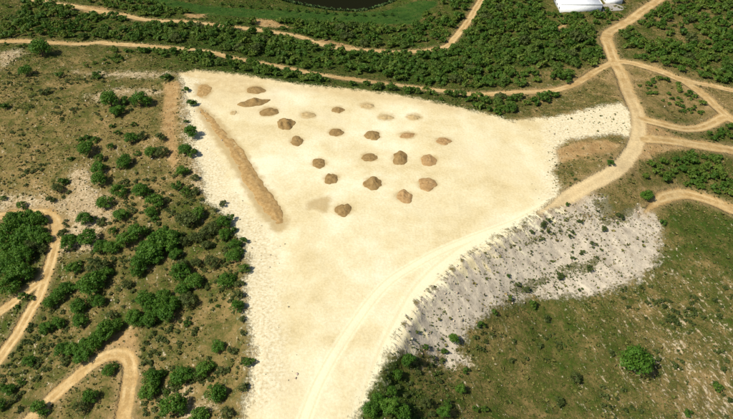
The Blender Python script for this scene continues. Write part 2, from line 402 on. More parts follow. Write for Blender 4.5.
def foliage_material(name, dark, mid, light):
    g = NT(name)
    v = g.attr('tint').outputs['Fac']
    o = g.n.new('ShaderNodeObjectInfo').outputs['Random']
    f = g.math('ADD', g.math('MULTIPLY', v, .75), g.math('MULTIPLY', o, .25))
    g.color(g.ramp(f, [(0, dark), (.5, mid), (1, light)]))
    g.b.inputs['Roughness'].default_value = .6
    g.b.inputs['Specular IOR Level'].default_value = .25
    tr = g.n.new('ShaderNodeBsdfTranslucent')
    g.l.new(g.b.inputs['Base Color'].links[0].from_socket, tr.inputs['Color'])
    mx = g.n.new('ShaderNodeMixShader'); mx.inputs[0].default_value = .32
    g.l.new(g.b.outputs[0], mx.inputs[1]); g.l.new(tr.outputs[0], mx.inputs[2])
    g.l.new(mx.outputs[0], g.out.inputs['Surface'])
    return g.m

def plain(name, c, rough=.9, var=0.0, scale=1.0, spec=.15):
    g = NT(name)
    if var:
        nn = g.noise(scale, 5, .6)
        g.color(g.ramp(nn, [(.3, tuple(x * (1 - var) for x in c)), (.5, c), (.7, tuple(min(1, x * (1 + var)) for x in c))]))
        g.bump(nn, .15)
    else: g.color(c)
    g.b.inputs['Roughness'].default_value = rough; g.b.inputs['Specular IOR Level'].default_value = spec
    return g.m

def heap_material(name, a, b, c):
    g = NT(name)
    n1 = g.noise(.8, 5, .65); n2 = g.noise(4.0, 4, .6)
    f = g.math('ADD', g.math('MULTIPLY', n1, .6), g.math('MULTIPLY', n2, .4))
    g.color(g.ramp(f, [(.34, a), (.5, b), (.66, c)]))
    g.bump(f, .22); g.b.inputs['Roughness'].default_value = .95; g.b.inputs['Specular IOR Level'].default_value = .05
    return g.m

M_LAND = ground_material()
M_TREE = foliage_material('evergreen_leaves', (.028, .085, .008), (.07, .17, .013), (.15, .24, .028))
M_OLIVE = foliage_material('dull_leaves', (.045, .072, .014), (.088, .118, .026), (.145, .165, .045))
M_SCRUB = foliage_material('scrub_leaves', (.026, .072, .007), (.066, .142, .013), (.17, .22, .033))
M_FRESH = foliage_material('fresh_leaves', (.045, .085, .010), (.09, .15, .020), (.16, .205, .04))
M_BARK = plain('bark', (.11, .08, .055), .95, .35, 6.0)
M_HEAP = [heap_material('brown_soil', (.19, .115, .042), (.275, .175, .068), (.36, .245, .11)),
          heap_material('reddish_soil', (.26, .145, .06), (.38, .235, .10), (.48, .325, .16)),
          heap_material('pale_soil', (.33, .23, .10), (.45, .33, .16), (.54, .41, .22)),
          heap_material('orange_soil', (.25, .145, .052), (.38, .24, .095), (.50, .345, .16))]
M_WHITE = plain('white_paint', (.80, .80, .79), .6, .05, .6)
M_ROOF = plain('white_roof', (.80, .81, .82), .5, .04, .5)
M_GREY = plain('weathered_metal', (.12, .12, .13), .5)
M_GLASS = plain('dark_glass', (.02, .025, .03), .1, spec=.5)
M_CONC = plain('concrete', (.33, .30, .26), .9, .2, .8)
def water_material():
    g = NT('pond_water')
    g.color((.010, .011, .005)); g.b.inputs['Roughness'].default_value = .12; g.b.inputs['Specular IOR Level'].default_value = .0
    g.bump(g.noise(.9, 3), .02, .4)
    return g.m
M_WATER = water_material()
def tuft_material():
    g = NT('low_plants')
    a = g.attr('col'); g.color(a.outputs['Color']); g.b.inputs['Roughness'].default_value = .8
    return g.m
M_TUFT = tuft_material()
M_STONE = tuft_material(); M_STONE.name = 'pale_stone'

# ------------------------------------------------------------------ object helpers
def tag(o, label=None, cat=None, group=None, kind=None):
    if label: o['label'] = label
    if cat: o['category'] = cat
    if group: o['group'] = group
    if kind: o['kind'] = kind
    return o

def mesh_np(name, V, F, mat, smooth=False, attrs=None, nper=4):
    """mesh from arrays of vertices and equal sized faces"""
    me = bpy.data.meshes.new(name)
    V = np.asarray(V, np.float32); F = np.asarray(F, np.int32)
    me.vertices.add(len(V)); me.vertices.foreach_set('co', V.ravel())
    me.loops.add(F.size); me.loops.foreach_set('vertex_index', F.ravel())
    me.polygons.add(len(F)); me.polygons.foreach_set('loop_start', np.arange(0, F.size, F.shape[1], dtype=np.int32))
    if smooth: me.polygons.foreach_set('use_smooth', np.ones(len(F), bool))
    for k, a in (attrs or {}).items():
        a = np.asarray(a, np.float32)
        if a.ndim == 1:
            at_ = me.attributes.new(k, 'FLOAT', 'POINT'); at_.data.foreach_set('value', a)
        else:
            at_ = me.attributes.new(k, 'FLOAT_COLOR', 'POINT'); at_.data.foreach_set('color', np.c_[a, np.ones(len(a))].astype(np.float32).ravel())
    me.materials.append(mat)
    me.update(calc_edges=True); me.validate()
    return me

def obj(name, me, parent=None, loc=(0, 0, 0)):
    o = bpy.data.objects.new(name, me); COL.objects.link(o); o.location = loc
    if parent is not None: o.parent = parent
    return o

def empty(name, loc, rz=0, s=1.0):
    o = bpy.data.objects.new(name, None); COL.objects.link(o)
    o.location = loc; o.rotation_euler = (0, 0, rz); o.scale = (s, s, s) if not isinstance(s, tuple) else s
    o.empty_display_size = .5
    return o

def box_mesh(name, x0, x1, y0, y1, z0, z1, mat):
    V = [(x, y, z) for z in (z0, z1) for y in (y0, y1) for x in (x0, x1)]
    F = [(0, 2, 3, 1), (4, 5, 7, 6), (0, 1, 5, 4), (2, 6, 7, 3), (0, 4, 6, 2), (1, 3, 7, 5)]
    return mesh_np(name, V, F, mat)

HEAPS = [  # u, v, width, height in the photograph, material, height ratio, label
 (256, 89.5, 17, 8, 0, .2, 'flat brown soil heap close to the upper left rim of the clearing'),
 (269, 111.5, 18, 8, 0, .2, 'wide olive brown soil heap just below the straggling double heap'),
 (204, 91, 14, 16, 3, .1, 'low reddish spread of soil in the top left corner of the clearing'),
 (233.6, 112.6, 6, 5, 2, .2, 'tiny soil heap right of the top end of the long ridge'),
 (308, 115, 14, 7, 2, .16, 'faint pale tan heap between two brown heaps near the top'),
 (338, 109.3, 12, 6, 0, .2, 'small brown heap below the track, near the top centre of the clearing'),
 (297, 141, 13, 10.5, 0, .25, 'rounded dark brown heap, leftmost of the middle rows'),
 (336, 132, 14.5, 8, 0, .22, 'brown oval heap directly under the small top centre heap'),
 (319, 162.6, 14, 10.5, 0, .25, 'round dark brown heap above and left of its near twin'),
 (331.6, 177.7, 14, 12.5, 0, .25, 'dark round heap beside the pointed stain, upper of two'),
 (343.6, 209.8, 17, 15, 0, .28, 'dark brown heap nearest the camera, right of the pointed stain'),
 (367, 105.4, 13, 5, 2, .18, 'thin tan heap along the back of the clearing'),
 (373, 135, 15, 10, 0, .25, 'dark brown heap in the middle of the upper row'),
 (386, 117, 14, 4.5, 2, .14, 'very pale flattened heap next to the whitest sand'),
 (413.6, 117, 13, 5, 2, .2, 'rightmost pale heap of the back row'),
 (407.6, 135, 15, 6, 1, .18, 'low reddish brown heap right of the dark upper heap'),
 (443, 141, 14, 8.5, 1, .2, 'reddish heap farthest right on the clearing'),
 (369, 157, 15, 8.5, 0, .2, 'slanting narrow brown heap at the centre of the clearing'),
 (400, 157.6, 15, 15, 0, .3, 'tall dark brown heap with the steepest cone'),
 (429, 160, 15, 12.5, 1, .24, 'reddish brown heap right of the tallest dark cone'),
 (373.5, 182.8, 18, 13.5, 0, .25, 'large brown heap in the lower centre row'),
 (403.6, 196, 16, 15.5, 1, .26, 'round reddish heap, lowest on the right'),
 (427.7, 183.8, 17.5, 13.5, 1, .22, 'two tone reddish heap with a ragged top, lower right'),
]

# ------------------------------------------------------------------ the land
def axis(lo, hi, step0, step1, far_lo, far_hi):
    a = [lo]
    while a[-1] < hi:
        t = (a[-1] - lo) / (hi - lo); a.append(a[-1] + step0 + (step1 - step0) * t)
    up = []; s = step1; x = a[-1]
    while x < far_hi: s *= 1.28; x += s; up.append(x)
    dn = []; s = step0; x = lo
    while x > far_lo: s *= 1.28; x -= s; dn.append(x)
    return np.array(dn[::-1] + a + up)
AX = axis(-245, 245, .62, .62, -7000, 7000)
AY = axis(62, 400, .52, 1.0, -5000, 9000)
X, Y = np.meshgrid(AX, AY)
shp = X.shape
X = X.ravel(); Y = Y.ravel()
sd_pad = sdist(X, Y, PAD)
Z = land(X, Y, True, sd_pad)
core = (np.abs(X) < 300) & (Y > 30) & (Y < 460)
def on_core(fn, fill):
    o = np.full(X.shape, fill, float); o[core] = fn(X[core], Y[core]); return o
sd_rub = on_core(lambda x, y: sdist(x, y, RUB), -25)
sd_pale = on_core(lambda x, y: np.max([sdist(x, y, p) for p in RUB2], axis=0), -25)
sd_soil = on_core(lambda x, y: np.max([sdist(x, y, p) for p in SOIL], axis=0), -25)
sd_stain = on_core(lambda x, y: np.max([sdist(x, y, p) for p in STAIN if len(p) > 3], axis=0), -25)
sd_stain = np.maximum(sd_stain, on_core(lambda x, y: sdist(x, y, STAIN[0]), -25) + 1.5)
hp = at_many([h[0] for h in HEAPS], [h[1] for h in HEAPS])
for h_, p_ in zip(HEAPS, hp):
    sd_stain = np.maximum(sd_stain, h_[2] * metres_per_px(p_) * .56 - np.hypot(X - p_[0], (Y - p_[1]) * 1.05))
sd_mead = on_core(lambda x, y: sdist(x, y, MEAD), -25)
sd_pond = on_core(lambda x, y: sdist(x, y, POND), -25)
lush = on_core(lushness, .6)
strk = on_core(streakiness, .2)
ENDS = np.array(poly([(545, 209), (645, 211), (48, 268)]))
track = np.full(X.shape, 9.0); which = np.full(X.shape, -1)
for k, (lab, hw, P) in enumerate(TRW):
    d = on_core(lambda x, y: seg_dist(x, y, P), 99) / hw
    m = d < track
    track[m] = d[m]; which[m] = k
for ex, ey in ENDS[:2]:
    track = track + .75 * sstep(13, 1, np.hypot(X - ex, Y - ey))
ptrack = np.full(X.shape, 9.0)
for hw, P in PTRACKS:
    ptrack = np.minimum(ptrack, on_core(lambda x, y: seg_dist(x, y, P), 99) / hw)
# stony rim along the left and lower edge of the clearing
RIML = poly([(183, 86), (187, 112), (190, 150), (200, 172), (206, 200), (226, 216), (242, 240), (248, 262), (244, 290), (247, 322), (252, 350), (250, 378)])
rim = np.clip(1.15 - on_core(lambda x, y: seg_dist(x, y, RIML), 99) / 16.0, 0, 1)
ARM = poly([(540, 112), (625, 98), (640, 130), (625, 142), (570, 146), (562, 200), (545, 205), (543, 150)])
arm = sstep(-16, 10, on_core(lambda x, y: sdist(x, y, ARM), -25))
rim = np.maximum(rim, arm * .85)
WEED = [poly([(500, 288), (530, 278), (570, 262), (600, 254), (606, 262), (585, 274), (550, 284), (515, 296)]),
        poly([(590, 200), (612, 196), (640, 206), (628, 222), (606, 226), (594, 216)]),
        poly([(470, 258), (500, 240), (560, 214), (600, 205), (596, 225), (560, 240), (520, 252), (480, 272)])]
WEEDV = [.55, .55, .36]
weed = np.full(X.shape, .24)
for P, v in zip(WEED, WEEDV):
    weed = np.maximum(weed, .18 + v * sstep(-3, 3, on_core(lambda x, y: sdist(x, y, P), -25)))
# browner topsoil left along the upper edge, in the corner, and in a few scraped places
topsoil = np.zeros(X.shape)
for us, vs, rad, amt in [([178, 200, 240], [72, 76, 80], 24, .95), ([240, 300, 360, 410, 450], [76, 86, 92, 98, 106], 9, .75), ([200, 230, 262], [100, 96, 104], 16, .6), ([285, 330], [112, 122], 13, .45),
                         ([470, 520], [150, 180], 18, .45), ([250, 262, 300], [395, 360, 405], 9, .55), ([440, 480], [205, 220], 14, .4), ([555, 545], [125, 150], 8, .4)]:
    P = poly(list(zip(us, vs)))
    topsoil = np.maximum(topsoil, amt * np.clip(1.3 - on_core(lambda x, y: seg_dist(x, y, P), 99) / rad, 0, 1))
bleach = np.zeros(X.shape)
bleach[(which == 2)] = sstep(260, 190, Y[which == 2]) * 1.0
# rutted tracks, rubble gullies, rough turf and the pond basin
off = sstep(0, 1.5, -sd_pad) * sstep(1.0, 1.6, track)
Z += off * (fbm(X, Y, .35, 3, 21) * .55 + fbm(X, Y, .9, 2, 23) * .25)
Z -= .16 * sstep(1.2, .9, track) * (1 - sstep(0, 1, sd_pad))
Z += .07 * np.exp(-((track - 1.35) / .25) ** 2) * sstep(.5, 2, -sd_pad)
Z -= .06 * np.exp(-((np.minimum(track, ptrack) - .5) / .16) ** 2)
cd_, sd2_ = math.cos(DOWNHILL), math.sin(DOWNHILL)
gul = fbm((X * cd_ + Y * sd2_) * .16, -X * sd2_ + Y * cd_, .42, 3, 31)
Z += sstep(-1, 3, sd_rub) * sstep(0, 3, -sd_pad) * (gul * .9 + fbm(X, Y, .8, 2, 33) * .22)
Z += sstep(0, 4, sd_pad) * (fbm(X, Y, .03, 3, 41) * .7 + fbm(X, Y, .5, 2, 43) * .07) + rim * sstep(0, 2, sd_pad) * fbm(X, Y, .6, 2, 47) * .13
WATER_Z = float(np.min([at(u, v)[2] for u, v in [(300, 3), (337, 9), (378, 5)]])) - .35
Z = np.where(sd_pond > -4, Z * (1 - sstep(-4, 1, sd_pond)) + (WATER_Z - .9) * sstep(-4, 1, sd_pond), Z)
ZG = Z.reshape(shp)

def ground_z(x, y):
    """height of the finished land mesh"""
    x = np.atleast_1d(np.asarray(x, float)); y = np.atleast_1d(np.asarray(y, float))
    i = np.clip(np.searchsorted(AX, x) - 1, 0, len(AX) - 2); j = np.clip(np.searchsorted(AY, y) - 1, 0, len(AY) - 2)
    fx = (x - AX[i]) / (AX[i + 1] - AX[i]); fy = (y - AY[j]) / (AY[j + 1] - AY[j])
    return (ZG[j, i] * (1 - fx) + ZG[j, i + 1] * fx) * (1 - fy) + (ZG[j + 1, i] * (1 - fx) + ZG[j + 1, i + 1] * fx) * fy

def sample(arr, x, y):
    i = np.clip(np.searchsorted(AX, x), 0, len(AX) - 1); j = np.clip(np.searchsorted(AY, y), 0, len(AY) - 1)
    return arr.reshape(shp)[j, i]

V = np.c_[X, Y, Z]
nr, nc = shp
idx = np.arange(nr * nc).reshape(shp)
F = np.stack([idx[:-1, :-1], idx[:-1, 1:], idx[1:, 1:], idx[1:, :-1]], -1).reshape(-1, 4)
fm = lambda a: a[F].mean(1)
ft, fp, fr, fmd, fs = fm(track), fm(sd_pad), fm(sd_rub), fm(sd_mead), fm(np.maximum(sd_pale, -25))
cls = np.zeros(len(F), int)
cls[fmd > 0] = 3
cls[fr > 0] = 2
cls[fp > 0] = 1
tmask = (ft < 1.0)
cls[tmask] = 10 + which[F[:, 0]][tmask]
ATTR = dict(sd_pad=sd_pad, sd_rubble=sd_rub, sd_pale=sd_pale, sd_soil=sd_soil, sd_stain=sd_stain, sd_meadow=sd_mead, lush=lush, streak=strk,
            track=track, ptrack=ptrack, rim=rim, topsoil=topsoil, weed=weed, bleach=bleach)
NAMES = {0: ('ground', 'dry grassy hillside and scrubland around the sandy clearing'), 1: ('sandy_clearing', 'bright levelled sandy clearing dotted with soil heaps'),
         2: ('rubble_slope', 'pale grey rubble slope spilling below the clearing'), 3: ('meadow', 'vivid green meadow strip beside the dark pond')}
for k in range(len(TRW)): NAMES[10 + k] = ('dirt_track', TRW[k][0])
for c, (nm, lab) in NAMES.items():
    f = F[cls == c]
    if not len(f): continue
    used, inv = np.unique(f, return_inverse=True)
    me = mesh_np(nm, V[used], inv.reshape(-1, 4), M_LAND, True, {k: a[used] for k, a in ATTR.items()})
    tag(obj(nm, me), lab, nm.replace('_', ' ') if nm != 'rubble_slope' else 'slope', kind='structure')

wp = np.array(smooth_line([tuple(p) for p in POND] + [tuple(POND[0])], 4)[:-1])
wc = wp.mean(0); wp = wc + (wp - wc) * 1.03
wv = np.r_[[[*wc, WATER_Z]], np.c_[wp, np.full(len(wp), WATER_Z)]]
wf = [(0, 1 + i, 1 + (i + 1) % len(wp)) for i in range(len(wp))]
tag(obj('pond', mesh_np('pond', wv, wf, M_WATER)), 'dark still pond behind the green meadow', 'pond', kind='structure')

# ------------------------------------------------------------------ soil heaps
def heap_mesh(name, rx, ry, h, seed, mat, lumps=1):
    nr_, na = 14, 34
    r = np.linspace(0, 1, nr_)[1:]; a = np.linspace(0, 2 * np.pi, na, endpoint=False)
    rr, aa = np.meshgrid(r, a, indexing='ij')
    wob = 1 + .48 * fbm(np.cos(aa) * 1.6 + seed * 3.1, np.sin(aa) * 1.6 + seed, 1.0, 3, seed) * 1.6
    x = rr * np.cos(aa) * rx * wob; y = rr * np.sin(aa) * ry * wob
    prof = np.clip(1 - rr ** 1.35, 0, 1) ** .95
    z = h * prof * (1 + 1.3 * fbm(x, y, .55, 3, seed + 3)) + fbm(x, y, 1.4, 2, seed + 9) * .34 * (1 - rr ** 4)
    if lumps > 1:
        z *= .55 + .9 * np.abs(np.sin(np.cos(aa) * rr * 3.3 + 1.0))
    z = np.where(rr > .97, -.35, z)
    V_ = np.r_[[[0, 0, h * (1 + .5 * (random.random() - .5))]], np.c_[x.ravel(), y.ravel(), z.ravel()]]
    F_ = []
    for j in range(na): F_.append((0, 1 + j, 1 + (j + 1) % na, 1 + (j + 1) % na))
    tri = [(0, 1 + j, 1 + (j + 1) % na) for j in range(na)]
    quad = [(1 + i * na + j, 1 + (i + 1) * na + j, 1 + (i + 1) * na + (j + 1) % na, 1 + i * na + (j + 1) % na) for i in range(nr_ - 2) for j in range(na)]
    me = bpy.data.meshes.new(name); me.from_pydata([tuple(v) for v in V_], [], tri + quad)
    me.materials.append(mat)
    me.polygons.foreach_set('use_smooth', np.ones(len(me.polygons), bool)); me.update()
    return me
for i, (u, v, w, hpx, mt, hr, lab) in enumerate(HEAPS):
    p = at(u, v + .6)
    s = metres_per_px(p)
    ang = math.atan2(CAM_H - p[2], p[1])
    rx = w * s * .5 * 1.08
    ry = max(hpx * s / math.sin(ang) * .5 * .98, rx * .55)
    hh = 2 * rx * hr * .50
    x, y = p[0], p[1]
    o = obj('soil_heap', heap_mesh('soil_heap', rx, ry, hh, 50 + i, M_HEAP[mt]), None, (x, y, float(ground_z(x, y)[0]) - .02))
    if i == 17: o.rotation_euler.z = .55
    tag(o, lab, 'soil heap', 'soil heaps tipped on the clearing')
# two heaps tipped so close together that they read as one ragged pile
for (u, v, w, hpx, lab, sd_) in [(254, 102.5, 30, 8, 'straggling brown heap drawn out sideways near the top left', 90), (285.5, 124, 18, 12, 'broken cluster of brown soil lumps left of centre', 93)]:
    p = at(u, v); s = metres_per_px(p)
    o = obj('soil_heap', heap_mesh('soil_heap', w * s * .52, hpx * s * 1.0, 1.2, sd_, M_HEAP[0], 2), None, (p[0], p[1], float(ground_z(p[0], p[1])[0])))
    o.rotation_euler.z = .25
    tag(o, lab, 'soil heap', 'soil heaps tipped on the clearing')
# the long ridge
RID = smooth_line(poly([(198, 108), (208, 117), (220, 132), (233, 147), (243, 163), (253, 181), (265, 198), (274, 211), (281, 224)]), 10)
RID = np.array(RID); L = np.r_[0, np.cumsum(np.hypot(*np.diff(RID, axis=0).T))]; T = L / L[-1]
tan = np.gradient(RID, axis=0); tan /= np.linalg.norm(tan, axis=1)[:, None]; nrm = np.c_[-tan[:, 1], tan[:, 0]]
NQ = 17; q = np.linspace(-1, 1, NQ)
hw = np.interp(T, [0, .12, .4, .7, .9, 1], [.7, 1.5, 2.3, 2.9, 3.0, 1.2])[:, None] * (1 + .5 * fbm(T * 60, T * 0, .5, 3, 71)[:, None])
side = 1 + .45 * fbm(T[:, None] * 70 + 0 * q, np.sign(q)[None] * 9.0 + 0 * T[:, None], .6, 3, 77)
rx_ = RID[:, 0:1] + nrm[:, 0:1] * q * hw * side * 1.05; ry_ = RID[:, 1:2] + nrm[:, 1:2] * q * hw * side * 1.05
hz = np.interp(T, [0, .1, .5, .93, 1], [.05, .14, .28, .5, .05])[:, None] * np.clip(1 - np.abs(q) ** 1.5, 0, 1)
hz = hz * (1 + 1.6 * fbm(rx_, ry_, .45, 3, 73)) + .55 * fbm(rx_, ry_, .75, 3, 75) * (1 - np.abs(q) ** 6) - .05
rz_ = ground_z(rx_.ravel(), ry_.ravel()).reshape(rx_.shape) + np.where(np.abs(q) > .98, -.25, hz + .03)
rz_[0] -= .3; rz_[-1] -= .3
ii = np.arange(rx_.size).reshape(rx_.shape)
RF = np.stack([ii[:-1, :-1], ii[1:, :-1], ii[1:, 1:], ii[:-1, 1:]], -1).reshape(-1, 4)
tag(obj('soil_ridge', mesh_np('soil_ridge', np.c_[rx_.ravel(), ry_.ravel(), rz_.ravel()], RF, M_HEAP[3], True)), 'long orange brown ridge of dumped soil down the left of the clearing', 'soil ridge')

# ------------------------------------------------------------------ white buildings
pL, pR = at(560, 12.5), at(601, 11.8)
bx = np.array([pR[0] - pL[0], pR[1] - pL[1]]); bw = float(np.hypot(*bx)); rz = math.atan2(bx[1], bx[0])
gz = float(np.min(ground_z(np.array([pL[0], pR[0]]), np.array([pL[1], pR[1]])))) - .1
def building(loc, rz, w, d, h, lab, vents, side_door):
    b = empty('white_building', loc, rz)
    tag(b, lab, 'building')
    obj('wall', box_mesh('wall', 0, w, 0, d, -1.5, h, M_WHITE), b)
    rf = obj('roof', box_mesh('roof', -.06, w + .06, -.06, d + .06, h + .003, h + .28, M_ROOF), b)
    for (x0, x1, y0, y1) in [(-.06, w + .06, -.06, .14), (-.06, w + .06, d - .14, d + .06), (-.06, .14, .143, d - .143), (w - .14, w + .06, .143, d - .143)]:
        obj('parapet', box_mesh('parapet', x0, x1, y0, y1, h + .283, h + .5, M_WHITE), rf)
    for (x, y, a, c, hh) in vents:
        obj('roof_unit', box_mesh('roof_unit', x, x + a, y, y + c, h + .285, h + hh, M_GREY), rf)
    if side_door:
        dr = obj('door', box_mesh('door', w + .003, w + .09, d * .45, d * .45 + 1.2, -.05, 2.1, M_GREY), b)
    for k in range(3):
        y0 = d * (.12 + .3 * k)
        wn_ = obj('window', box_mesh('window', -.06, -.003, y0, y0 + 1.3, 1.1, 2.2, M_GREY), b)
        obj('pane', box_mesh('pane', -.075, -.063, y0 + .1, y0 + 1.2, 1.2, 2.1, M_GLASS), wn_)
        obj('sill', box_mesh('sill', -.16, -.005, y0 - .1, y0 + 1.4, 1.0, 1.095, M_WHITE), wn_)
    return b
building((pL[0], pL[1], gz), rz, bw, 17.0, 4.4, 'long white flat roofed building at the top edge of the picture', [(1.0, 8.6, 3.0, 1.5, 1.0), (8.2, 8.8, 2.2, 1.4, .95)], True)
p2 = at(605.5, 3.8)
building((p2[0], p2[1], float(ground_z(p2[0], p2[1])[0]) - .1), rz + .03, 9.0, 8.0, 3.0, 'smaller white annex right of the long white building', [], False)
# concrete yard between the buildings and the track
ypts = np.array(poly([(603, 11.5), (602, 5), (606, 4), (615, 4.2), (626, 7.5), (622, 10.5)]))
yc = ypts.mean(0); yv = [(*yc, float(ground_z(*yc)[0]) + .12)] + [(x, y, float(ground_z(x, y)[0]) + .12) for x, y in ypts]
yv += [(x, y, z - .8) for x, y, z in yv[1:]]
k = len(ypts)
ym = bpy.data.meshes.new('yard'); ym.from_pydata([tuple(map(float, v_)) for v_ in yv], [], [(0, 1 + i, 1 + (i + 1) % k) for i in range(k)] + [(1 + i, 1 + k + i, 1 + k + (i + 1) % k, 1 + (i + 1) % k) for i in range(k)])
ym.materials.append(M_CONC)
tag(obj('yard', ym), 'grey paved yard beside the white buildings', 'yard', kind='structure')

# ------------------------------------------------------------------ trees and shrubs
def crown_arrays(seed, lobes, leaves, leaf, flat_=.78, spread=.5, low=.12):
    r = np.random.default_rng(seed)
    P = []; Nn = []; T_ = []; S = []
    for k in range(lobes):
        a = r.uniform(0, 2 * np.pi); rad = math.sqrt(r.uniform(0, 1)) * spread * .72
        top = flat_ * (1 - (rad / spread) ** 2 * .75)
        c = np.array([math.cos(a) * rad, math.sin(a) * rad * r.uniform(.8, 1.1), low + (top - low) * r.uniform(.35, .86)])
        lr = r.uniform(.11, .20)
        m = leaves // lobes
        d = r.normal(size=(m, 3)); d /= np.linalg.norm(d, axis=1)[:, None]
        d[:, 2] = np.where(d[:, 2] < -.35, -d[:, 2], d[:, 2])
        q_ = c + d * lr * r.uniform(.55, 1.08, (m, 1)) * np.array([1, 1, .85])
        P.append(q_); Nn.append(d + r.normal(scale=.45, size=(m, 3)))
        T_.append(np.clip(r.uniform(.15, .85) * .55 + .45 * r.uniform(0, 1, m), 0, 1)); S.append(leaf * r.uniform(.6, 1.35, m))
    P = np.concatenate(P); Nn = np.concatenate(Nn); T_ = np.concatenate(T_); S = np.concatenate(S)
    P[:, 2] = np.maximum(P[:, 2], .03)
    Nn /= np.linalg.norm(Nn, axis=1)[:, None]
    ref = r.normal(size=P.shape); u = np.cross(Nn, ref); u /= np.linalg.norm(u, axis=1)[:, None] + 1e-9
    w = np.cross(Nn, u)
    s = S[:, None]
    quad = np.stack([P - u * s, P - w * s * .6, P + u * s, P + w * s * .6], 1)
    V_ = quad.reshape(-1, 3); F_ = np.arange(len(V_)).reshape(-1, 4)
    return V_, F_, np.repeat(T_, 4)

def trunk_mesh(seed, stems=5, h=.45):
    r = random.Random(seed); V_ = []; F_ = []
    def tube(pts, rad):
        b = len(V_); n_ = 6
        for k_, (p, q_) in enumerate(zip(pts, rad)):
            for j in range(n_):
                a = 2 * math.pi * j / n_
                V_.append((p[0] + math.cos(a) * q_, p[1] + math.sin(a) * q_, p[2]))
        for k_ in range(len(pts) - 1):
            for j in range(n_):
                F_.append((b + k_ * n_ + j, b + k_ * n_ + (j + 1) % n_, b + (k_ + 1) * n_ + (j + 1) % n_, b + (k_ + 1) * n_ + j))
    tube([(0, 0, -.06), (.005, 0, .05), (0, .008, .16), (.01, 0, .30)], [.045, .036, .030, .022])
    for k_ in range(stems):
        a = 2 * math.pi * (k_ + r.random() * .6) / stems; e = r.uniform(.2, .32)
        tube([(0, 0, .10 + .03 * k_ / stems), (math.cos(a) * e * .5, math.sin(a) * e * .5, .24), (math.cos(a) * e, math.sin(a) * e, h)], [.022, .015, .006])
    return mesh_np('trunk', V_, F_, M_BARK, True)

CROWNS = {}
for kind, mat in (('tree', M_TREE), ('dull', M_OLIVE)):
    CROWNS[kind] = []
    for s in range(6 if kind == 'tree' else 4):
        v_, f_, t_ = crown_arrays(100 + s + (50 if kind == 'dull' else 0), 20 + s * 2, 2300 if kind == 'tree' else 1300, .034 if kind == 'tree' else .036)
        CROWNS[kind].append(mesh_np('crown', v_, f_, mat, False, {'tint': t_}))
TRUNKS = [trunk_mesh(s) for s in range(3)]
SHR = []
for s in range(8):
    v_, f_, t_ = crown_arrays(200 + s, 9 + s, 620, .058, .62, .5, .06)
    SHR.append(mesh_np('shrub', v_, f_, (M_SCRUB, M_SCRUB, M_SCRUB, M_SCRUB, M_FRESH, M_FRESH, M_OLIVE, M_OLIVE)[s], False, {'tint': t_}))

